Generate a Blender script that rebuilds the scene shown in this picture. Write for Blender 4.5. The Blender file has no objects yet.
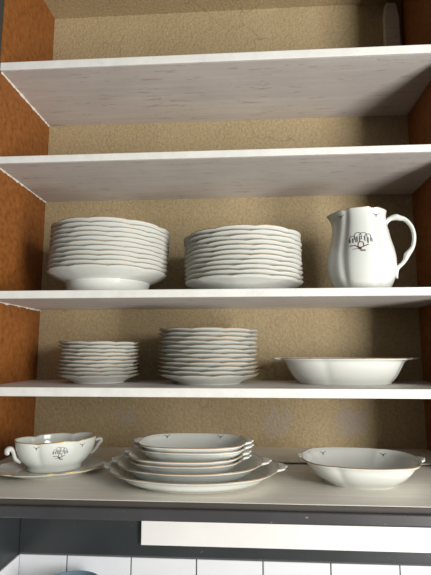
import bpy, math, random
from mathutils import Vector, Matrix
from mathutils.bvhtree import BVHTree

sc = bpy.context.scene
COL = sc.collection
PI = math.pi
rnd = random.Random(7)

# ------------------------------------------------------------------ camera, world, light, exposure
CAM = Vector((0.4982, -0.8578, -0.0291))
PITCH, YAW = 0.1360, 0.0679
cd = bpy.data.cameras.new('camera')
cam = bpy.data.objects.new('camera', cd)
COL.objects.link(cam)
cam.location = CAM
cam.rotation_euler = (PI / 2 + PITCH, 0, YAW)
cd.sensor_fit = 'VERTICAL'
cd.sensor_height = 36.0
cd.lens = 471.49 / 575.0 * 36.0
cd.clip_start = 0.01
sc.camera = cam

world = bpy.data.worlds.new('world')
sc.world = world
world.use_nodes = True
bg = world.node_tree.nodes['Background']
# room daylight: bright towards the window side (right), dim on the far left side of the room
wt = world.node_tree
w_tc = wt.nodes.new('ShaderNodeTexCoord')
w_sep = wt.nodes.new('ShaderNodeSeparateXYZ')
w_ramp = wt.nodes.new('ShaderNodeValToRGB')
wt.links.new(w_tc.outputs['Generated'], w_sep.inputs[0])
w_add = wt.nodes.new('ShaderNodeMath')
w_add.operation = 'MULTIPLY_ADD'
wt.links.new(w_sep.outputs['Z'], w_add.inputs[0])
w_add.inputs[1].default_value = 0.34
wt.links.new(w_sep.outputs['X'], w_add.inputs[2])
wt.links.new(w_add.outputs[0], w_ramp.inputs['Fac'])
w_ramp.color_ramp.elements[0].position, w_ramp.color_ramp.elements[0].color = 0.0, (0.06, 0.06, 0.06, 1)
w_ramp.color_ramp.elements[1].position, w_ramp.color_ramp.elements[1].color = 0.55, (0.98, 0.98, 0.95, 1)
wt.links.new(w_ramp.outputs['Color'], bg.inputs['Color'])
bg.inputs['Strength'].default_value = 0.40

def area(name, loc, target, sx, sy, power, color):
    ld = bpy.data.lights.new(name, 'AREA')
    ld.shape = 'RECTANGLE'
    ld.size, ld.size_y, ld.energy, ld.color = sx, sy, power, color
    o = bpy.data.objects.new(name, ld)
    COL.objects.link(o)
    o.location = loc
    o.rotation_euler = (Vector(target) - Vector(loc)).to_track_quat('-Z', 'Y').to_euler()
    return o

area('window_light', (1.80, -1.46, -0.22), (0.44, 0.10, 0.00), 0.58, 1.60, 68, (1.0, 0.985, 0.95))

sc.view_settings.view_transform = 'Standard'
sc.view_settings.look = 'None'
sc.view_settings.gamma = 1.0
sc.view_settings.use_curve_mapping = False
sc.view_settings.exposure = 0.0

# ------------------------------------------------------------------ measures (metres)
W, D = 0.8867, 0.24
Z1T, Z1B = 0.5541, 0.537
Z2T, Z2B = 0.3533, 0.339
Z3T, Z3B = 0.0858, 0.0708
Z4T, Z4B = -0.0931, -0.1095
Z5 = -0.2443
ZC = 0.8356
Y5 = -0.146
YT, ZT = 0.197, -0.458

# ------------------------------------------------------------------ materials
def new_mat(name):
    m = bpy.data.materials.new(name)
    m.use_nodes = True
    nt = m.node_tree
    return m, nt, nt.nodes['Principled BSDF']

def N(nt, typ, **kw):
    n = nt.nodes.new(typ)
    for k, v in kw.items():
        setattr(n, k, v)
    return n

def coords(nt, scale=(1, 1, 1)):
    tc = N(nt, 'ShaderNodeTexCoord')
    mp = N(nt, 'ShaderNodeMapping')
    mp.inputs['Scale'].default_value = scale
    nt.links.new(tc.outputs['Object'], mp.inputs['Vector'])
    return mp.outputs['Vector']

def noise(nt, vec, scale, detail=4, rough=0.55):
    n = N(nt, 'ShaderNodeTexNoise')
    n.inputs['Scale'].default_value = scale
    n.inputs['Detail'].default_value = detail
    n.inputs['Roughness'].default_value = rough
    nt.links.new(vec, n.inputs['Vector'])
    return n.outputs['Fac']

def ramp(nt, fac, stops):
    r = N(nt, 'ShaderNodeValToRGB')
    el = r.color_ramp.elements
    el[0].position, el[0].color = stops[0][0], (*stops[0][1], 1)
    el[1].position, el[1].color = stops[-1][0], (*stops[-1][1], 1)
    for p, c in stops[1:-1]:
        e = el.new(p)
        e.color = (*c, 1)
    nt.links.new(fac, r.inputs['Fac'])
    return r.outputs['Color']

def mix(nt, fac, a, b, mode='MIX'):
    m = N(nt, 'ShaderNodeMix', data_type='RGBA', blend_type=mode)
    for sock, v in ((m.inputs['Factor'], fac), (m.inputs['A'], a), (m.inputs['B'], b)):
        if isinstance(v, (int, float)):
            sock.default_value = v
        elif isinstance(v, tuple):
            sock.default_value = (*v, 1)
        else:
            nt.links.new(v, sock)
    return m.outputs['Result']

def bump(nt, bsdf, height, strength, dist=0.002):
    b = N(nt, 'ShaderNodeBump')
    b.inputs['Strength'].default_value = strength
    b.inputs['Distance'].default_value = dist
    nt.links.new(height, b.inputs['Height'])
    nt.links.new(b.outputs['Normal'], bsdf.inputs['Normal'])

G0, G1 = (0, 0, 0), (1, 1, 1)

def mat_plaster():
    m, nt, b = new_mat('beige_stippled_plaster')
    v = coords(nt)
    base = ramp(nt, noise(nt, v, 6, 5), [(0.3, (0.36, 0.275, 0.150)), (0.7, (0.43, 0.335, 0.190))])
    fine = noise(nt, v, 170, 3, 0.6)
    col = mix(nt, 0.35, base, ramp(nt, fine, [(0.3, (0.24, 0.175, 0.085)), (0.65, (0.50, 0.395, 0.235))]))
    # cracks in the paint
    vor = N(nt, 'ShaderNodeTexVoronoi', feature='DISTANCE_TO_EDGE')
    vor.inputs['Scale'].default_value = 9
    dv = mix(nt, 0.08, v, N(nt, 'ShaderNodeTexNoise').outputs['Color'], 'ADD')
    nz = nt.nodes[-1]
    for n in nt.nodes:
        if n.type == 'TEX_NOISE' and not n.inputs['Vector'].is_linked:
            n.inputs['Scale'].default_value = 14
            nt.links.new(v, n.inputs['Vector'])
    nt.links.new(dv, vor.inputs['Vector'])
    crack = ramp(nt, vor.outputs['Distance'], [(0.0, G1), (0.012, G0)])
    cmask = ramp(nt, noise(nt, v, 4.5, 2), [(0.52, G0), (0.57, G1)])
    col = mix(nt, mix(nt, 1.0, crack, cmask, 'MULTIPLY'), col, (0.27, 0.2, 0.12))
    # grey filler patches low on the wall
    for (px, pz, r) in ((0.715, -0.186, 0.034), (0.740, -0.180, 0.030), (0.555, -0.185, 0.030), (0.585, -0.180, 0.020), (0.215, -0.180, 0.026)):
        g = N(nt, 'ShaderNodeVectorMath', operation='DISTANCE')
        nt.links.new(v, g.inputs[0])
        g.inputs[1].default_value = (px, D, pz)
        d = N(nt, 'ShaderNodeMath', operation='MULTIPLY_ADD')
        nt.links.new(noise(nt, v, 60, 4), d.inputs[0])
        d.inputs[1].default_value = 0.10
        nt.links.new(g.outputs['Value'], d.inputs[2])
        col = mix(nt, ramp(nt, d.outputs[0], [(r + .035, (0.5, 0.5, 0.5)), (r + 0.047, G0)]), col, (0.36, 0.32, 0.28))
    nt.links.new(col, b.inputs['Base Color'])
    b.inputs['Roughness'].default_value = 0.75
    bump(nt, b, fine, 0.8, 0.003)
    return m

def mat_orange():
    m, nt, b = new_mat('orange_brown_hardboard')
    v = coords(nt)
    f = noise(nt, v, 75, 5, 0.65)
    col = ramp(nt, f, [(0.3, (0.15, 0.045, 0.005)), (0.5, (0.23, 0.076, 0.011)), (0.72, (0.29, 0.102, 0.018))])
    spots = ramp(nt, noise(nt, v, 22, 4), [(0.27, G1), (0.33, G0)])
    col = mix(nt, mix(nt, 1.0, spots, (0.5, 0.5, 0.5), 'MULTIPLY'), col, (0.20, 0.06, 0.012))
    nt.links.new(col, b.inputs['Base Color'])
    b.inputs['Roughness'].default_value = 0.6
    bump(nt, b, noise(nt, v, 110, 4), 0.5, 0.002)
    return m

def mat_board(name, c1, c2, mark, lo=0.575, hi=0.64):
    m, nt, b = new_mat(name)
    v = coords(nt)
    vs = coords(nt, (9, 55, 40))
    col = ramp(nt, noise(nt, v, 7, 4), [(0.3, c1), (0.7, c2)])
    st = ramp(nt, noise(nt, vs, 1.7, 6, 0.72), [(lo, G0), (hi, G1)])
    col = mix(nt, mix(nt, 1.0, st, (0.5, 0.5, 0.5), 'MULTIPLY'), col, mark)
    vs2 = coords(nt, (3, 60, 60))
    grain = noise(nt, vs2, 1.5, 4)
    col = mix(nt, 0.14, col, ramp(nt, grain, [(0.35, tuple(x * .6 for x in c1)), (0.65, G1)]), 'MULTIPLY')
    nt.links.new(col, b.inputs['Base Color'])
    b.inputs['Roughness'].default_value = 0.55
    bump(nt, b, grain, 0.12, 0.001)
    return m

def mat_edge():
    m, nt, b = new_mat('worn_white_edge_paint')
    v = coords(nt)
    col = ramp(nt, noise(nt, v, 30, 4), [(0.3, (0.70, 0.685, 0.64)), (0.7, (0.79, 0.78, 0.74))])
    sp = ramp(nt, noise(nt, v, 190, 3, 0.6), [(0.66, G0), (0.74, G1)])
    col = mix(nt, mix(nt, 1.0, sp, (0.5, 0.5, 0.5), 'MULTIPLY'), col, (0.42, 0.38, 0.32))
    nt.links.new(col, b.inputs['Base Color'])
    b.inputs['Roughness'].default_value = 0.5
    return m

def mat_paint(name, col, rough=0.45, speck=None, var=0.12):
    m, nt, b = new_mat(name)
    v = coords(nt)
    lo, hi = tuple(c * (1 - var) for c in col), tuple(min(1, c * (1 + var)) for c in col)
    c = ramp(nt, noise(nt, v, 12, 5), [(0.3, lo), (0.7, hi)])
    if speck:
        s = ramp(nt, noise(nt, v, 95, 2, 0.5), [(0.74, G0), (0.77, G1)])
        c = mix(nt, s, c, speck)
    nt.links.new(c, b.inputs['Base Color'])
    b.inputs['Roughness'].default_value = rough
    bump(nt, b, noise(nt, v, 60, 3), 0.08, 0.001)
    return m

def mat_glaze(name, col, rough=0.13, ior=1.5):
    m, nt, b = new_mat(name)
    v = coords(nt)
    c = ramp(nt, noise(nt, v, 18, 2), [(0.2, tuple(x * .97 for x in col)), (0.8, col)])
    nt.links.new(c, b.inputs['Base Color'])
    b.inputs['Roughness'].default_value = rough
    b.inputs['IOR'].default_value = ior
    return m

def mat_flat(name, col, rough=0.4, metal=0.0):
    m, nt, b = new_mat(name)
    v = coords(nt)
    c = ramp(nt, noise(nt, v, 90, 2), [(0.3, tuple(x * .85 for x in col)), (0.7, col)])
    nt.links.new(c, b.inputs['Base Color'])
    b.inputs['Roughness'].default_value = rough
    b.inputs['Metallic'].default_value = metal
    return m

M_PLASTER = mat_plaster()
M_ORANGE = mat_orange()
M_BOARD = mat_board('scuffed_pale_board_paint', (0.61, 0.56, 0.525), (0.69, 0.645, 0.605), (0.30, 0.20, 0.18))
M_BASE = mat_board('worn_bottom_board_paint', (0.76, 0.71, 0.62), (0.84, 0.80, 0.72), (0.36, 0.32, 0.27), 0.6, 0.8)
M_EDGE = mat_edge()
M_DARK = mat_paint('dark_slate_paint', (0.031, 0.036, 0.038), 0.42, (0.12, 0.12, 0.12))
M_RAIL = mat_paint('charcoal_rail_paint', (0.052, 0.051, 0.053), 0.38, (0.2, 0.19, 0.18))
M_GROOVE = mat_paint('crevice_shade_brown', (0.05, 0.042, 0.035), 0.7)
M_WHITE = mat_paint('white_strip_paint', (0.90, 0.885, 0.865), 0.4, None, 0.03)
M_TILE = mat_glaze('white_wall_tile', (0.83, 0.85, 0.88), 0.15)
M_GROUT = mat_flat('dark_grout', (0.10, 0.10, 0.11), 0.9)
M_PORC = mat_glaze('white_porcelain', (0.675, 0.69, 0.645), 0.12)
M_GILT = mat_flat('worn_gilt_line', (0.36, 0.23, 0.12), 0.35, 0.25)
M_GOLD = mat_flat('bright_gilt_line', (0.62, 0.40, 0.13), 0.28, 0.55)
M_INK = mat_flat('grey_transfer_ink', (0.13, 0.13, 0.14), 0.5)
M_RUST = mat_flat('brown_transfer_ink', (0.10, 0.045, 0.035), 0.5)
M_BLUE = mat_glaze('blue_glaze', (0.22, 0.31, 0.40), 0.2)
M_COUNTER = mat_paint('pale_worktop', (0.62, 0.60, 0.57), 0.4, None, 0.05)

# ------------------------------------------------------------------ mesh helpers
def link(name, verts, faces, mat, parent=None, smooth=True):
    me = bpy.data.meshes.new(name)
    me.from_pydata([tuple(v) for v in verts], [], faces)
    me.materials.append(mat)
    if smooth:
        me.polygons.foreach_set('use_smooth', [True] * len(me.polygons))
    me.update()
    o = bpy.data.objects.new(name, me)
    COL.objects.link(o)
    if parent is not None:
        o.parent = parent
    return o

def fix_normals(o):
    import bmesh
    bm = bmesh.new()
    bm.from_mesh(o.data)
    bmesh.ops.recalc_face_normals(bm, faces=bm.faces)
    bm.to_mesh(o.data)
    bm.free()
    o.data.set_sharp_from_angle(angle=math.radians(42))
    return o

def empty(name, loc, rz=0.0):
    o = bpy.data.objects.new(name, None)
    COL.objects.link(o)
    o.empty_display_size = 0.02
    o.location = loc
    o.rotation_euler = (0, 0, rz)
    return o

def tag(o, label, cat, group=None):
    o['label'] = label
    o['category'] = cat
    if group:
        o['group'] = group
    return o

def struct(o):
    o['kind'] = 'structure'
    return o

def box_geo(x0, x1, y0, y1, z0, z1):
    v = [(x0, y0, z0), (x1, y0, z0), (x1, y1, z0), (x0, y1, z0), (x0, y0, z1), (x1, y0, z1), (x1, y1, z1), (x0, y1, z1)]
    f = [(0, 3, 2, 1), (4, 5, 6, 7), (0, 1, 5, 4), (1, 2, 6, 5), (2, 3, 7, 6), (3, 0, 4, 7)]
    return v, f

def box(name, x0, x1, y0, y1, z0, z1, mat, parent=None, bev=0.0):
    v, f = box_geo(x0, x1, y0, y1, z0, z1)
    o = link(name, v, f, mat, parent, smooth=False)
    if bev:
        b = o.modifiers.new('bevel', 'BEVEL')
        b.width, b.segments = bev, 2
    return o

def rings_geo(rings, closed_start=True, closed_end=True):
    """rings: list of lists of points (same length) around a loop."""
    n = len(rings[0])
    v = [p for r in rings for p in r]
    f = []
    for k in range(len(rings) - 1):
        for i in range(n):
            j = (i + 1) % n
            f.append((k * n + i, k * n + j, (k + 1) * n + j, (k + 1) * n + i))
    if closed_start:
        f.append(tuple(reversed(range(n))))
    if closed_end:
        f.append(tuple(range((len(rings) - 1) * n, len(rings) * n)))
    return v, f

def catmull(pts, per=6):
    pts = [Vector(p) for p in pts]
    out = []
    for i in range(len(pts) - 1):
        p0, p1, p2, p3 = pts[max(i - 1, 0)], pts[i], pts[i + 1], pts[min(i + 2, len(pts) - 1)]
        for k in range(per):
            t = k / per
            out.append(0.5 * ((2 * p1) + (p2 - p0) * t + (2 * p0 - 5 * p1 + 4 * p2 - p3) * t * t + (3 * p1 - p0 - 3 * p2 + p3) * t ** 3))
    out.append(pts[-1])
    return out

def tube_geo(ctrl, radii, side, per=6, nseg=10, flat=1.0):
    """swept tube through ctrl points, one radius per ctrl point; side = fixed sideways axis, flat scales it"""
    path = catmull(ctrl, per)
    rr = [v.x for v in catmull([Vector((r, 0, 0)) for r in radii], per)]
    side = Vector(side).normalized()
    rings = []
    for i, p in enumerate(path):
        t = (path[min(i + 1, len(path) - 1)] - path[max(i - 1, 0)]).normalized()
        up = side.cross(t).normalized()
        rings.append([p + side * (math.cos(a) * rr[i] * flat) + up * (math.sin(a) * rr[i])
                      for a in (2 * PI * k / nseg for k in range(nseg))])
    return rings_geo(rings)

def loop_tube_geo(pts, r, nseg=6):
    n = len(pts)
    pts = [Vector(p) for p in pts]
    rings = []
    for i in range(n):
        t = (pts[(i + 1) % n] - pts[i - 1]).normalized()
        s = t.cross(Vector((0, 0, 1))).normalized()
        u = s.cross(t)
        rings.append([pts[i] + s * (math.cos(a) * r) + u * (math.sin(a) * r) for a in (2 * PI * k / nseg for k in range(nseg))])
    v = [p for r_ in rings for p in r_]
    f = []
    for k in range(n):
        k2 = (k + 1) % n
        for i in range(nseg):
            j = (i + 1) % nseg
            f.append((k * nseg + i, k2 * nseg + i, k2 * nseg + j, k * nseg + j))
    return v, f

def merge(*geos):
    V, F = [], []
    for v, f in geos:
        o = len(V)
        V += list(v)
        F += [tuple(i + o for i in q) for q in f]
    return V, F

def spline(pts, per=4):
    lo, hi = min(b for _, b in pts), max(b for _, b in pts)
    return [(p.x, min(hi, max(lo, p.y))) for p in catmull([Vector((a, b, 0)) for a, b in pts], per)]

def strokes_geo(body, strokes, origin, right, up, w, lift=0.00025):
    """thin ink ribbons laid on the surface of body: strokes in (u, v) metres about origin, cast along right x up"""
    tree = BVHTree.FromPolygons([tuple(v.co) for v in body.data.vertices], [tuple(p.vertices) for p in body.data.polygons])
    right, up = Vector(right).normalized(), Vector(up).normalized()
    out = right.cross(up).normalized()          # towards the viewer
    V, F = [], []
    for st in strokes:
        width = w
        if isinstance(st, dict):
            width, st = st['w'], st['p']
        pts = []
        for (a, b), (c, d) in zip(st[:-1], st[1:]):
            n = max(1, int(math.hypot(c - a, d - b) / 0.0008))
            pts += [(a + (c - a) * k / n, b + (d - b) * k / n) for k in range(n)]
        pts.append(st[-1])
        hit = []
        for a, b in pts:
            loc, nor, _, _ = tree.ray_cast(Vector(origin) + right * a + up * b + out * 0.3, -out)
            if loc is not None:
                if nor.dot(out) < 0:
                    nor = -nor
                hit.append((loc + nor * lift, nor))
        if len(hit) < 2:
            continue
        o = len(V)
        for i, (p, nr) in enumerate(hit):
            t = hit[min(i + 1, len(hit) - 1)][0] - hit[max(i - 1, 0)][0]
            s = nr.cross(t).normalized() * (width / 2)
            V += [p + s, p - s]
        F += [(o + 2 * i, o + 2 * i + 1, o + 2 * i + 3, o + 2 * i + 2) for i in range(len(hit) - 1)]
    return V, F

def sprig_strokes(s):
    """little three-armed sprig hanging from a rim: two arms curling up and a bud below"""
    return [spline([(-1.0 * s, 0.45 * s), (-0.55 * s, 0.15 * s), (0, 0.0), (0.55 * s, 0.15 * s), (1.0 * s, 0.45 * s)]),
            [(0, 0.1 * s), (0, -0.9 * s)],
            {'w': 0.0013 * s / 0.004, 'p': [(0, -0.15 * s), (0, -0.6 * s)]},
            [(-0.3 * s, -0.05 * s), (0, -0.4 * s), (0.3 * s, -0.05 * s)]]

# ------------------------------------------------------------------ the setting
struct(box('wall_back', -0.02, W + 0.02, D, D + 0.05, -0.72, ZC, M_PLASTER))
# left wall: orange inside the cupboard, slate paint in front of it and below
struct(box('wall_left', -0.06, 0.0, -0.75, D, -0.72, ZC + 0.06, M_DARK))
def lining(name, x0, x1, z0, z1):
    return struct(box(name, x0, x1, 0.0, D, z0, z1, M_ORANGE))
lining('trim_1', 0.0, 0.0015, Z5 + 0.0002, ZC)
struct(box('wall_right', W, W + 0.022, 0.0, D, Z5 - 0.02, ZC, M_ORANGE))
struct(box('ceiling', -0.0, W + 0.022, 0.0, D + 0.05, ZC, ZC + 0.03, M_PLASTER))

# tiled splashback with slate band above
def backsplash():
    v, f = [], []
    geos_t = []
    x = 0.1077
    xs = [0.0015]
    while x < W + 0.25:
        xs.append(x)
        x += 0.1392
    z = ZT - 0.002
    rows = 2
    for r in range(rows):
        for a, b in zip(xs[:-1], xs[1:]):
            geos_t.append(box_geo(a + 0.0013, b - 0.0013, YT - 0.001, YT + 0.006, z - 0.1383 + 0.0013, z - 0.0013))
        z -= 0.1383
    V, F = merge(*geos_t)
    o = link('trim_2', V, F, M_TILE, None, False)
    b = o.modifiers.new('bevel', 'BEVEL')
    b.width, b.segments = 0.001, 2
    struct(o)
    struct(box('trim_3', 0.0015, W + 0.25, YT + 0.0015, D, ZT - 0.30, ZT, M_GROUT))
    struct(box('trim_4', 0.0005, W + 0.25, YT, D, ZT, Z5 - 0.025, M_DARK, None, 0.0015))
    # tiles on the left return wall
    g2 = []
    y = YT - 0.002
    for k in range(4):
        for r in range(2):
            g2.append(box_geo(0.0001, 0.004, y - 0.1383 + 0.0013, y - 0.0013, ZT - 0.002 - (r + 1) * 0.1383 + 0.0013, ZT - 0.002 - r * 0.1383 - 0.0013))
        y -= 0.1383
    V, F = merge(*g2)
    o = link('trim_5', V, F, M_TILE, None, False)
    struct(o)
backsplash()

# worktop far below, out of frame, that the blue bowl stands on
tag(box('worktop', 0.0045, W + 0.25, -0.36, YT - 0.0015, ZT - 0.128, ZT - 0.098, M_COUNTER, None, 0.002),
    'pale worktop under the blue bowl, in front of the white wall tiles', 'worktop')

# ------------------------------------------------------------------ shelves
def shelf(z0, z1, label):
    bx = box('shelf_board', 0.0015, W, 0.003, D, z0, z1, M_BOARD)
    tag(bx, label, 'shelf', 'cupboard shelves')
    e = box('front_edge', 0.0015, W + 0.022, -0.002, 0.003, z0, z1, M_EDGE, bx, 0.0012)
    e['label'] = 'white painted front edge'
    return bx
def bead(parent, x, z, seed):
    rd = random.Random(seed)
    V, F = [], []
    n = 46
    for i in range(n + 1):
        y = 0.004 + (D - 0.005) * i / n
        w = 0.0012 + 0.0022 * rd.random() ** 2
        V += [(x, y, z), (x, y, z - w * 1.2), (x + 0.0004 + w * 0.5, y, z - w * 0.5), (x + 0.0006 + w, y, z)]
        if i:
            o = 4 * (i - 1)
            F += [(o + k, o + (k + 1) % 4, o + 4 + (k + 1) % 4, o + 4 + k) for k in range(4)]
    F += [(0, 1, 2, 3), tuple(4 * n + k for k in (3, 2, 1, 0))]
    fix_normals(link('paint_bead', V, F, M_EDGE, parent, False))['label'] = 'ragged white paint line along the side wall'
def make_shelves(*specs):
    for k, (z0, z1, label) in enumerate(specs):
        bead(shelf(z0, z1, label), 0.0015, z0, k)
make_shelves((Z1B, Z1T, 'topmost pale wooden shelf board, empty, with bare scuffed underside and nothing above it'),
    (Z2B, Z2T, 'second pale wooden shelf board from the top, empty, above the dinner plates and jug'),
    (Z3B, Z3T, 'pale wooden shelf board carrying the two largest plate stacks and the white jug'),
    (Z4B, Z4T, 'pale wooden shelf board carrying the two smaller plate stacks and a wide bowl'))

def prism(name, poly, z0, z1, mat):
    n = len(poly)
    V = [(x, y, z0) for x, y in poly] + [(x, y, z1) for x, y in poly]
    F = [tuple(reversed(range(n))), tuple(range(n, 2 * n))] + [(i, (i + 1) % n, (i + 1) % n + n, i + n) for i in range(n)]
    return fix_normals(link(name, V, F, mat, None, False))
base = prism('bottom_board', [(0.0015, Y5 + 0.004), (W, Y5 + 0.004), (W, D), (0.0015, D)], Z5 - 0.016, Z5, M_BASE)
tag(base, 'deep worn bottom board under the sauce boat, nested dishes and square bowl', 'shelf')
v, f = box_geo(0.0015, W + 0.1, Y5 - 0.006, Y5 + 0.004, Z5 - 0.0255, Z5 - 0.0085)
r_ = link('front_rail', v, f, M_RAIL, base, False)
bv = r_.modifiers.new('bevel', 'BEVEL')
bv.width, bv.segments = 0.003, 3
r_['label'] = 'charcoal painted front rail'
fe = box('front_edge', 0.0015, W + 0.1, Y5 + 0.0015, Y5 + 0.004, Z5 - 0.0085, Z5 - 0.0010, M_GROOVE, base)  # dark colour stands in for the shaded gap between board and rail
fe['label'] = 'front edge coloured dark as the shaded gap above the rail'
ex = box('board_extension', W, W + 0.1, Y5 + 0.004, 0.0, Z5 - 0.016, Z5, M_BASE, base)
def back_strip():
    prof = [(0.116, Z5), (D, Z5), (D, Z5 + .0048), (0.100, Z5 + .0048), (0.100, Z5 + .0030), (0.116, Z5 + .0030)]
    n = len(prof)
    V = [(0.4205, y, z) for y, z in prof] + [(W, y, z) for y, z in prof]
    F = [tuple(range(n)), tuple(reversed(range(n, 2 * n)))] + [(k, k + n, (k + 1) % n + n, (k + 1) % n) for k in range(n)]
    tag(fix_normals(link('back_strip', V, F, M_BASE, None, False)), 'thin pale board strip along the back wall behind the square bowl', 'board')
back_strip()
tag(box('white_strip', 0.2700, W + 0.25, YT - 0.012, YT, -0.4315, -0.3810, M_WHITE, None, 0.0012),
    'long white painted wooden strip on the slate band above the tiles', 'board')

# pale upright batten in the top right corner
def corner_batten():
    x0, x1, y0, y1 = 0.8385, 0.8755, 0.222, D
    prof = [(x0, Z1T), (x1, Z1T), (x1, 0.786), (x1 - 0.005, 0.812), (x1 - 0.008, 0.8225), (x0 + 0.006, 0.8225), (x0 + 0.002, 0.800), (x0, 0.780)]
    n = len(prof)
    V = [(x, y0, z) for x, z in prof] + [(x, y1, z) for x, z in prof]
    F = [tuple(range(n)), tuple(reversed(range(n, 2 * n)))] + [(i, i + n, (i + 1) % n + n, (i + 1) % n) for i in range(n)]
    o = fix_normals(link('corner_batten', V, F, M_BOARD, None, False))
    b = o.modifiers.new('bevel', 'BEVEL')
    b.width, b.segments = 0.002, 2
    tag(o, 'short pale upright wooden batten in the upper right back corner above the topmost shelf', 'batten')
corner_batten()

# ------------------------------------------------------------------ plates
NSEG = 120
def rim_wave(th):
    a = abs(math.sin(5 * th))            # ten lobes meeting in soft notches
    return 1 - (1 - a) ** 1.6

def plate_geo(R, prof_o, tv_in, tv_rim, r_well, z_well, amp_r, amp_z):
    outer = spline(prof_o, 3)
    zr = prof_o[-1][1]
    rings = []
    def ring(rr, z):
        wgt = max(0.0, (rr - 0.72) / 0.28) ** 1.3
        out = []
        for i in range(NSEG):
            th = 2 * PI * i / NSEG
            m = rim_wave(th)
            k = R * rr * (1 - amp_r * wgt * (1 - m))
            out.append(Vector((k * math.cos(th), k * math.sin(th), z + amp_z * wgt * (m - 0.5))))
        return out
    for rr, z in outer:
        if rr > 0.01:
            rings.append(ring(rr - 0.028 * max(0, (rr - .86) / .14), z))
    rings.append(ring(1.006, zr + tv_rim * 0.80))
    inn = []
    for rr, z in outer:
        if rr >= r_well:
            t = (rr - r_well) / (1 - r_well)
            inn.append((rr, max(z + tv_in + (tv_rim - tv_in) * min(1, t * 1.6), z_well)))
    rim_i = len(rings) - 1
    for rr, z in reversed(inn):
        rings.append(ring(min(rr, 0.992) if rr > 0.975 else rr, z))
    for rr in (r_well * 0.8, r_well * 0.4, 0.05):
        rings.append(ring(rr, z_well))
    v, f = rings_geo(rings)
    rim = ring(1.003, zr + tv_rim * 0.92)
    return v, f, rim

def make_plate(name, R, prof, tv_in, tv_rim, r_well, z_well, amp_r, amp_z):
    v, f, rim = plate_geo(R, prof, tv_in, tv_rim, r_well, z_well, amp_r, amp_z)
    o = fix_normals(link(name, v, f, M_PORC))
    gv, gf = loop_tube_geo(rim, 0.00075)
    g = link('gilt_rim', gv, gf, M_GILT, o)
    g['label'] = 'thin brown gilt rim line'
    return o

ORD = ['', 'second', 'third', 'fourth', 'fifth', 'sixth', 'seventh', 'eighth', 'ninth', 'tenth', 'eleventh', 'twelfth']

def stack(proto, n, x, y, z, pitch, what, where, group, lean, tilt0, tilt1, jit=0.0004, seed=1):
    rd = random.Random(seed)
    kids = list(proto.children)
    for i in range(n):
        if i == 0:
            o = proto
        else:
            o = proto.copy()
            COL.objects.link(o)
            for k in kids:
                c = k.copy()
                COL.objects.link(c)
                c.parent = o
        t = i / (n - 1)
        ti = tilt0 + (tilt1 - tilt0) * t
        o.location = (x + lean[0] * t + (rd.uniform(-jit, jit) if i else 0), y + lean[1] * t + (rd.uniform(-jit, jit) if i else 0), z + pitch * i)
        o.rotation_mode = 'ZYX'
        o.rotation_euler = (0, math.radians(ti), rd.uniform(0, 2 * PI))
        if i == 0:
            pos = 'lowest'
        elif i == n - 1:
            pos = 'topmost'
        else:
            pos = ORD[i] + ' from the bottom'
        tag(o, f'{what}, {pos} of {where}', 'plate', group)

soup = make_plate('soup_plate', 0.1235,
                  [(0.005, .003), (0.50, .003), (0.53, 0.0), (0.60, 0.0), (0.64, .003), (0.672, .011), (0.692, .019), (0.71, .0262), (0.72, .0278), (0.86, .0352), (1.0, .0425)],
                  .0040, .0046, 0.60, .0086, .013, .0018)
stack(soup, 11, 0.2045, 0.112, Z3T, 0.0091, 'white scalloped soup plate', 'the left large stack, third shelf', 'soup plates in the left large stack',
      (0.0048, 0.0), 0.0, 0.7, 0.0002, seed=6)

dinner = make_plate('dinner_plate', 0.1215,
                    [(0.005, .003), (0.52, .003), (0.55, 0.0), (0.60, 0.0), (0.64, .003), (0.72, .0085), (0.80, .0130), (0.90, .0172), (1.0, .0205)],
                    .0055, .0050, 0.60, .0086, .013, .0018)
stack(dinner, 11, 0.4905, 0.112, Z3T, 0.0092, 'white scalloped dinner plate', 'the centre large stack, third shelf', 'dinner plates beside the jug',
      (-0.001, 0.0), 0.0, -1.6, seed=5)

small = make_plate('side_plate', 0.0850,
                   [(0.005, .002), (0.52, .002), (0.55, 0.0), (0.61, 0.0), (0.64, .003), (0.70, .0055), (0.78, .0090), (0.90, .0125), (1.0, .0155)],
                   .005, .0025, 0.61, .0069, .014, .0015)
stack(small, 10, 0.1815, 0.142, Z4T, 0.0074, 'small white scalloped plate', 'the smallest, left stack, fourth shelf', 'small plates on the fourth shelf',
      (0.0, 0.0), 0.0, 0.4, seed=8)

medium = make_plate('dessert_plate', 0.1030,
                    [(0.005, .002), (0.52, .002), (0.55, 0.0), (0.62, 0.0), (0.65, .003), (0.71, .0062), (0.79, .0100), (0.90, .0140), (1.0, .0172)],
                    .0055, .0027, 0.61, .0076, .014, .0017)
stack(medium, 12, 0.4172, 0.126, Z4T, 0.0081, 'medium white scalloped plate', 'the taller stack, fourth shelf', 'medium plates on the fourth shelf',
      (0.0, 0.0), 0.0, 0.3, seed=12)

# ------------------------------------------------------------------ oval and square dishes
def sup(th, e):
    c, s = math.cos(th), math.sin(th)
    return (math.copysign(abs(c) ** (2 / e), c), math.copysign(abs(s) ** (2 / e), s))

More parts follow.
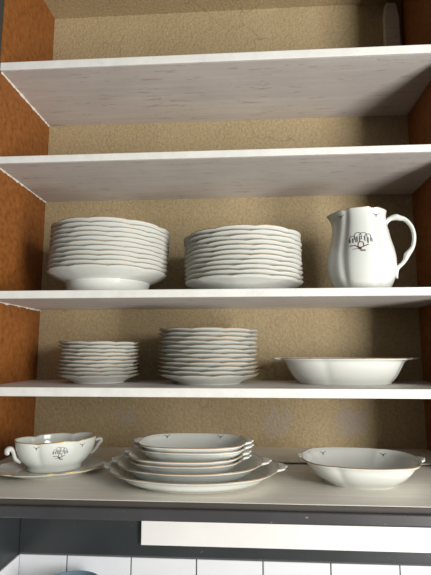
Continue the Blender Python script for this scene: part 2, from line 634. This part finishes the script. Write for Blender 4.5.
def dish_geo(a, b, prof, e, tv_in, tv_rim, s_well, z_well, lobe=0.0, nl=4, flute=0.0, wav=0.0, nseg=112):
    outer = spline(prof, 3)
    def ring(s, z, inner=0.0):
        out = []
        w = max(0.0, (s - 0.6) / 0.4)
        ee = 2 + (e - 2) * min(1, 0.35 + 0.65 * w)
        for i in range(nseg):
            th = 2 * PI * i / nseg
            cx, cy = sup(th, ee)
            notch = (1 - abs(math.sin(nl * 0.5 * th + PI / 4 * (nl == 4)))) ** 3
            k = 1 - lobe * w * notch - flute * min(1, max(0, s - 0.45) / 0.2) * notch * (1 if s < 0.97 else 0.6)
            out.append(Vector((a * s * k * cx, b * s * k * cy, z - wav * w * notch)))
        return out
    rings = [ring(s, z) for s, z in outer if s > 0.01]
    zr = prof[-1][1]
    rings.append(ring(1.008, zr + tv_rim * 0.5))
    inn = []
    for s, z in outer:
        if s >= s_well:
            t = (s - s_well) / (1 - s_well)
            inn.append((min(s, 0.995) - 0.004 * (s < 0.97), max(z + tv_in + (tv_rim - tv_in) * min(1, t * 1.3), z_well)))
    for s, z in reversed(inn):
        rings.append(ring(s, z))
    for s in (s_well * 0.8, s_well * 0.4, 0.04):
        rings.append(ring(s, z_well))
    v, f = rings_geo(rings)
    return v, f, ring(1.004, zr + tv_rim * 0.8)

def lug_geo(a, b, e, z, sgn, ln, wd, th=0.0034, rise=0.002):
    """scalloped flat lug handle at the end of a dish: grows out of the rim, three-lobed outline"""
    npt = 22
    def base(y):
        return a * (1 - min(.95, abs(y) / b) ** e) ** (1 / e) - 0.0022
    outl = []
    for i in range(npt + 1):
        t = -1 + 2 * i / npt
        prof = (1 - abs(t) ** 2.6) * (0.90 + 0.10 * math.cos(3 * PI * t))
        yy = wd * t * (1.0 - 0.06 * math.cos(2 * PI * t))
        outl.append((base(yy) + 0.002 + ln * prof, yy))
    V, F = [], []
    cols = 5
    for i, (ox, oy) in enumerate(outl):
        for c in range(cols):
            q = c / (cols - 1)
            x = base(oy) + (ox - base(oy)) * q
            lift = rise * max(0, (x - a) / ln) + 0.0012 * math.sin(PI * q)
            V.append(Vector((sgn * x, oy, z + lift)))
    m = len(V)
    V += [p - Vector((0, 0, th * (1 if (i % cols) < cols - 1 else 0.6))) for i, p in enumerate(V)]
    for i in range(npt):
        for c in range(cols - 1):
            q = (i * cols + c, (i + 1) * cols + c, (i + 1) * cols + c + 1, i * cols + c + 1)
            F.append(q)
            F.append(tuple(m + k for k in reversed(q)))
        k0, k1 = i * cols + cols - 1, (i + 1) * cols + cols - 1
        F.append((k0, k1, m + k1, m + k0))
        k0, k1 = i * cols, (i + 1) * cols
        F.append((k1, k0, m + k0, m + k1))
    for i in (0, npt):
        for c in range(cols - 1):
            F.append((i * cols + c, i * cols + c + 1, m + i * cols + c + 1, m + i * cols + c))
    edge = [Vector((sgn * x, y, z + rise * max(0, (x - a) / ln))) for x, y in outl]
    return V, F, edge

def shift(st, dx, dz):
    return [([(p[0] + dx, p[1] + dz) for p in q] if not isinstance(q, dict) else {'w': q['w'], 'p': [(p[0] + dx, p[1] + dz) for p in q['p']]}) for q in st]

def make_dish(name, loc, rz, a, b, prof, e, label, cat, group=None, tv_in=.0048, tv_rim=.003, s_well=.62, z_well=.0058,
              lobe=.02, nl=4, flute=0.0, wav=0.0, lug=(0.016, 0.026), sprigs=(), gilt=M_GILT, gr=0.0008, lug_rise=0.002):
    root = empty(name, loc, rz)
    v, f, rim = dish_geo(a, b, prof, e, tv_in, tv_rim, s_well, z_well, lobe, nl, flute, wav)
    body = fix_normals(link('dish_body', v, f, M_PORC, root))
    gv, gf = loop_tube_geo(rim, gr)
    g = link('gilt_rim', gv, gf, gilt, root)
    g['label'] = 'thin gilt rim line'
    zr = prof[-1][1] + tv_rim * 0.75
    if lug:
        for s in (-1, 1):
            v, f, edge = lug_geo(a, b, e, zr, s, lug[0], lug[1], rise=lug_rise)
            h = fix_normals(link('handle', v, f, M_PORC, root))
            b_ = h.modifiers.new('bevel', 'BEVEL')
            b_.width, b_.segments, b_.limit_method = 0.0008, 2, 'ANGLE'
    if sprigs:
        # on the inner side of the far wall
        for (sx, sz, size) in sprigs:
            V, F = strokes_inner(body, shift(sprig_strokes(size), sx, sz))
            link('painted_sprig', V, F, M_INK, root, False)['label'] = 'small dark painted sprig'
    tag(root, label, cat, group)
    return root

def strokes_inner(body, st):
    tree = BVHTree.FromPolygons([tuple(v.co) for v in body.data.vertices], [tuple(p.vertices) for p in body.data.polygons])
    V, F = [], []
    for s in st:
        w = 0.0010
        if isinstance(s, dict):
            w, s = s['w'], s['p']
        hit = []
        for (p, q) in zip(s[:-1], s[1:]):
            for k in range(4):
                a, b = p[0] + (q[0] - p[0]) * k / 4, p[1] + (q[1] - p[1]) * k / 4
                loc, nor, _, _ = tree.ray_cast(Vector((a, -0.0, b)), Vector((0, 1, 0)))
                if loc is not None:
                    if nor.y > 0:
                        nor = -nor
                    hit.append((loc + nor * 0.0004, nor))
        if len(hit) < 2:
            continue
        o = len(V)
        for i, (p, nr) in enumerate(hit):
            t = hit[min(i + 1, len(hit) - 1)][0] - hit[max(i - 1, 0)][0]
            sd = nr.cross(t).normalized() * (w / 2)
            V += [p + sd, p - sd]
        F += [(o + 2 * i, o + 2 * i + 1, o + 2 * i + 3, o + 2 * i + 2) for i in range(len(hit) - 1)]
    return V, F

def prof_dish(h, foot, out=0.0):
    """underside profile from the middle out to the rim; foot = scale at the foot"""
    return [(0.005, .002), (foot - .06, .002), (foot - .03, 0.0), (foot + .01, 0.0), (foot + .05, .0035),
            (foot + .05 + (0.93 - foot - .05) * .45, h * .36), (0.90, h * .72), (0.955, h * .90 - out), (1.0, h)]

PX, PY = 0.4060, -0.023
RZ = math.radians(0.5)
G = 'nested serving dishes'
make_dish('oval_platter', (PX - 0.0005, PY, Z5), RZ, 0.1415, 0.114, prof_dish(.021, .72), 2.25,
          'largest white oval platter with two lug handles, bottom of the nested dish pile', 'platter', G,
          tv_in=.0036, z_well=.0050, s_well=.74, lug=(.0165, .030))
make_dish('oval_platter', (PX - 0.0070, PY, Z5 + .0058), RZ, 0.1225, 0.100, prof_dish(.0245, .66), 2.25,
          'mid-sized white oval platter lying inside the largest platter of the pile', 'platter', G,
          tv_in=.0036, z_well=.0050, s_well=.68, lug=(.0155, .026))
make_dish('oblong_dish', (PX - 0.0130, PY, Z5 + .0114), RZ, 0.0965, 0.085, prof_dish(.0265, .62), 2.7,
          'lower of two matching oblong dishes in the middle of the nested pile', 'dish', G,
          tv_in=.0030, z_well=.0050, s_well=.66, lug=(.0135, .022))
make_dish('oblong_dish', (PX - 0.0130, PY, Z5 + .0182), RZ, 0.0965, 0.085, prof_dish(.0265, .62), 2.7,
          'upper of two matching oblong dishes, just under the two deep dishes', 'dish', G,
          tv_in=.0030, z_well=.0050, s_well=.66, lug=(.0135, .022))
make_dish('deep_dish', (PX - 0.0030, PY, Z5 + .0250), RZ, 0.0905, 0.068, prof_dish(.0300, .56), 2.9,
          'deep oblong dish second from the top of the nested pile', 'dish', G,
          tv_in=.0030, z_well=.0050, s_well=.62, lug=(.0135, .022))
make_dish('deep_dish', (PX - 0.0030, PY, Z5 + .0321), RZ, 0.0905, 0.068, prof_dish(.0300, .56), 2.9,
          'topmost deep oblong dish of the nested pile with two dark sprigs painted inside', 'dish', G,
          tv_in=.0030, z_well=.0050, s_well=.62, lug=(.0135, .022), sprigs=((-.054, .0290, .0050), (.044, .0290, .0050)))

make_dish('square_bowl', (0.684, -0.018, Z5), math.radians(-4), 0.0950, 0.080,
          [(.005, .002), (.50, .002), (.53, 0), (.59, 0), (.62, .0035), (.76, .0125), (.87, .023), (.93, .031), (.965, .0345), (1.0, .0370)], 2.7,
          'rounded square white bowl with sprigs inside, standing alone on the bottom board', 'bowl',
          s_well=.60, flute=.03, lug=(.0100, .019), sprigs=((-.055, .0325, .0050), (.051, .0325, .0050)), gr=.0009, lug_rise=.003)

make_dish('oval_bowl', (0.6960, 0.146, Z4T), math.radians(0), 0.1310, 0.086, [(.005, .002), (.60, .002), (.64, 0), (.70, 0), (.725, .004), (.79, .013), (.865, .029), (.905, .0395), (.94, .0460), (1.0, .0490)], 2.3,
          'wide white oval bowl with small lug handles, seen level on the fourth shelf', 'bowl',
          s_well=.64, flute=.03, lug=(.020, .022), gr=.0005, sprigs=((-.06, .050, .004), (.06, .050, .004)), lug_rise=.001)

# ------------------------------------------------------------------ sauce boat on its saucer
GX, GY, GR = 0.150, 0.006, math.radians(24)
make_dish('oval_saucer', (GX - .003, GY - .005, Z5), GR, 0.095, 0.071, [(0.005, .002), (.52, .002), (.55, 0), (.60, 0), (.64, .002), (.72, .0045), (.85, .008), (1.0, .0125)], 2.1,
          'oval gilt-edged saucer under the white sauce boat', 'saucer', s_well=.6, z_well=.0056, lobe=.05, nl=8, lug=None, gilt=M_GOLD, gr=.0009)

def sauce_boat():
    root = empty('sauce_boat', (GX - 0.002, GY + 0.004, Z5 + .0060), math.radians(28))
    nseg = 112
    a, b = 0.0710, 0.0480
    prof = [(.005, .003), (.55, .003), (.58, 0), (.63, 0), (.65, .003), (.66, .008), (.80, .017), (.91, .028), (.98, .040), (1.0, .047), (1.02, .0530)]
    outer = spline(prof, 3)
    def ring(s, z, push=0.0):
        out = []
        for i in range(nseg):
            th = 2 * PI * i / nseg
            notch = (1 - abs(math.sin(3 * th))) ** 2.4          # six lobes
            w = min(1, max(0, (z - .006) / .02))
            wt = min(1, max(0, (z - .03) / .03))
            k = 1 - 0.07 * w * notch
            c, sn = math.cos(th), math.sin(th)
            ax = a * (s - push / a)
            by = b * (s - push / b)
            zz = z * (1 + wt * (0.02 * c + 0.03 * abs(c) ** 3)) - wt * 0.003 * notch
            out.append(Vector((ax * k * c, by * k * sn, zz)))
        return out
    rings = [ring(s, z) for s, z in outer if s > .01]
    rings.append(ring(1.02, .0542, .001))
    for s, z in reversed(outer):
        if z > .009 and s > .65:
            rings.append(ring(s, z, .0028))
    rings.append(ring(.5, .0085))
    rings.append(ring(.05, .008))
    v, f = rings_geo(rings)
    body = fix_normals(link('boat_body', v, f, M_PORC, root))
    gv, gf = loop_tube_geo(ring(1.02, .0540), .0009)
    link('gilt_rim', gv, gf, M_GOLD, root)['label'] = 'gilt rim line'
    for s in (-1, 1):
        pts = [(.058, .017), (.066, .022), (.0692, .028), (.0712, .036), (.0755, .0405), (.0810, .0390), (.0812, .0345), (.0775, .0335)]
        rad = [.0036, .0036, .0036, .0040, .0046, .0050, .0044, .0030]
        if s > 0:
            pts = [(.062, .022), (.069, .027), (.0730, .033), (.0770, .0385), (.0810, .0430), (.0800, .0468), (.0760, .0470), (.0705, .0455)]
            rad = [.0030, .0030, .0030, .0032, .0034, .0034, .0030, .0028]
        g = tube_geo([(s * x, 0, z) for x, z in pts], rad, (0, 1, 0), 5, 10, 1.7)
        h = fix_normals(link('handle', *g, M_PORC, root))
        if s < 0:
            h['label'] = 'curled scroll handle'
    rt, up = (1, 0, 0), (0, 0, 1)
    V1, F1 = emblem(body, (0.003, 0, .0345), 0.0125)
    link('emblem', V1[0], F1[0], M_INK, root, False)['label'] = 'faint grey tree emblem'
    link('emblem_trunk', V1[1], F1[1], M_RUST, root, False)['label'] = 'brown trunk of the tree emblem'
    for sx in (-.036, .041):
        V, F = strokes_geo(body, shift(sprig_strokes(.0048), sx, .0455), (0, 0, 0), rt, up, .0009)
        link('painted_sprig', V, F, M_INK, root, False)['label'] = 'small dark painted sprig'
    tag(root, 'white lobed sauce boat with scroll handle and tree emblem, standing on the oval saucer', 'sauce boat')

def emblem(body, org, h):
    """spreading tree of arched boughs with hanging dashes over a ground line; h = half width"""
    s = h
    def arch(cx, r, y0, y1):
        return spline([(cx - r, y0), (cx - r * .85, y1 - r * .45), (cx, y1), (cx + r * .85, y1 - r * .45), (cx + r, y0)], 4)
    def sc(q): return [(x * s, y * s) for x, y in q]
    ink = [sc(arch(-.68, .25, .0, .62)), sc(arch(-.22, .30, .25, .92)), sc(arch(.22, .34, -.05, .88)), sc(arch(.62, .26, .05, .74)),
           sc([(-.86, .55), (-.98, .30), (-1.0, .02)]), sc([(.80, .50), (.96, .28), (1.0, -.02)])]
    wd = s * .13
    for x, y0, y1 in ((-.66, .40, -.02), (-.90, .26, -.02), (-.30, .55, .0), (.34, .55, .15), (.62, .40, -.12), (.86, .36, .02)):
        ink.append({'w': s * .12, 'p': sc([(x, y0), (x, y1)])})
    # small letter-like mark in the middle of the crown
    ink += [sc([(-.06, .50), (-.06, .08)]), sc([(-.06, .50), (.12, .50)]), sc([(-.06, .28), (.10, .28)])]
    rust = [sc([(-.95, -.32), (-.5, -.30), (-.25, -.45), (.0, -.52), (.25, -.42), (.65, -.24)]),
            sc(arch(.0, .24, -.46, .02)),
            {'w': s * .16, 'p': sc([(-.28, -.40), (-.12, -.58), (.06, -.62)])}]
    ink += [sc([(-.70, -.64), (-.30, -.60), (-.02, -.72)]), {'w': s * .15, 'p': sc([(-.05, -.78), (.38, -.80)])}]
    a = strokes_geo(body, ink, org, (1, 0, 0), (0, 0, 1), s * .065)
    b = strokes_geo(body, rust, org, (1, 0, 0), (0, 0, 1), s * .085)
    return (a[0], b[0]), (a[1], b[1])

sauce_boat()

# ------------------------------------------------------------------ jug
def jug():
    K = 1 / (4.31 * 508)
    root = empty('jug', (0.7225, 0.072, Z3T), math.radians(-13.4))
    nseg = 128
    H = .1570
    # (z, radius): base, belly, neck
    pr = [(.000, .0480), (.003, .0500), (.010, .0545), (.022, .0600), (.036, .0638), (.052, .0655), (.068, .0650), (.084, .0620), (.100, .0577),
          (.116, .0542), (.130, .0512), (.143, .0497), (.151, .0500), (H, .0512)]
    outer = spline(pr, 3)
    def ring(z, r, push=0.0, zs=0.0):
        out = []
        for i in range(nseg):
            th = 2 * PI * i / nseg
            # broad lobes: creases at +-30 degrees from the front and the back
            q = (th % (PI / 3)) / (PI / 3)
            q = min(q, 1 - q)
            notch = math.exp(-(q / 0.12) ** 2) * (1 if abs(math.cos(th)) < 0.8 else 0)
            w = min(1, z / .02)
            k = r * (1 - .052 * w * notch) - push
            # spout at th = pi
            g = math.exp(-((abs(th - PI)) / .55) ** 2)
            ws = min(1, max(0, (z - .105) / (H - .105))) ** 2.0
            ex = .0118 * g * ws
            zz = z + ws * (-g * .0022 - notch * .0022 + .0006 * math.cos(6 * th))
            out.append(Vector(((k + ex) * math.cos(th), (k) * math.sin(th), zz)))
        return out
    rings = [ring(0.002, .040)] + [ring(z, r) for z, r in outer]
    rings.append(ring(H + .0012, .0502))
    for z, r in reversed(outer):
        if z > .006:
            rings.append(ring(z, r, .0032))
    rings.append(ring(.006, .030))
    v, f = rings_geo(rings)
    body = fix_normals(link('jug_body', v, f, M_PORC, root))
    gv, gf = loop_tube_geo(ring(H + .0006, .0512), .0007)
    link('gilt_rim', gv, gf, M_GILT, root)['label'] = 'thin gilt rim line'
    def P(zx, zy): return (((zx if zx < 262 else 262 + (zx - 262) * .90) - 170) * K, 0, (380 - zy) * K)
    pts = [P(258, 96), P(276, 84), P(296, 68), P(322, 61), P(340, 66), P(366, 76), P(391, 108), P(400, 150), P(391, 195), P(366, 226), P(358, 244), P(344, 262), P(324, 278), P(304, 298)]
    rad = [.0046, .0046, .0046, .0060, .0054, .0042, .0040, .0038, .0040, .0058, .0045, .0038, .0042, .0045]
    g1 = tube_geo(pts, rad, (0, 1, 0), 5, 12, 1.25)
    g2 = tube_geo([P(280, 84), P(277, 98), P(280, 112), P(290, 120)], [.0034, .0034, .0030, .0018], (0, 1, 0), 5, 10, 1.2)
    g3 = tube_geo([P(322, 280), P(316, 296), P(314, 312), P(318, 326)], [.0036, .0038, .0034, .0016], (0, 1, 0), 5, 10, 1.2)
    h = fix_normals(link('handle', *merge(g1, g2, g3), M_PORC, root))
    h['label'] = 'scrolled ear-shaped handle'
    V, F = emblem(body, ((171 - 170) * K, 0, (380 - 189) * K), 46 * K)
    link('emblem', V[0], F[0], M_INK, root, False)['label'] = 'dark grey tree emblem'
    link('emblem_trunk', V[1], F[1], M_RUST, root, False)['label'] = 'brown trunk of the tree emblem'
    for zx, zy in ((97, 62), (238, 66)):
        V, F = strokes_geo(body, shift(sprig_strokes(.0060), (zx - 172) * K, (380 - zy) * K), (0, 0, 0), (1, 0, 0), (0, 0, 1), .0011)
        link('painted_sprig', V, F, M_INK, root, False)['label'] = 'small dark painted sprig'
    tag(root, 'tall white porcelain jug with dark tree emblem on the third shelf, beside the plate stacks', 'jug')
jug()

# ------------------------------------------------------------------ blue bowl below the tiles
def blue_bowl():
    root = empty('blue_bowl', (0.150, 0.105, ZT - .098))
    prof = [(.004, .003), (.026, .003), (.030, 0), (.034, 0), (.037, .004), (.050, .022), (.058, .048), (.060, .078)]
    prof = [(r, z) for r, z in prof]
    outer = spline(prof, 3)
    n = 72
    def ring(r, z): return [Vector((r * math.cos(2 * PI * i / n), r * math.sin(2 * PI * i / n), z)) for i in range(n)]
    rings = [ring(r, z) for r, z in outer] + [ring(.0592, .0795)]
    rings += [ring(max(r - .0035, .004), z + .002) for r, z in reversed(outer) if z > .004] + [ring(.004, .006)]
    v, f = rings_geo(rings)
    fix_normals(link('bowl_body', v, f, M_BLUE, root))
    gv, gf = loop_tube_geo(ring(.0582, .0790), .0018, 8)
    link('rolled_rim', gv, gf, M_BLUE, root)
    tag(root, 'blue glazed bowl standing on the worktop before the white tiles', 'bowl')
blue_bowl()
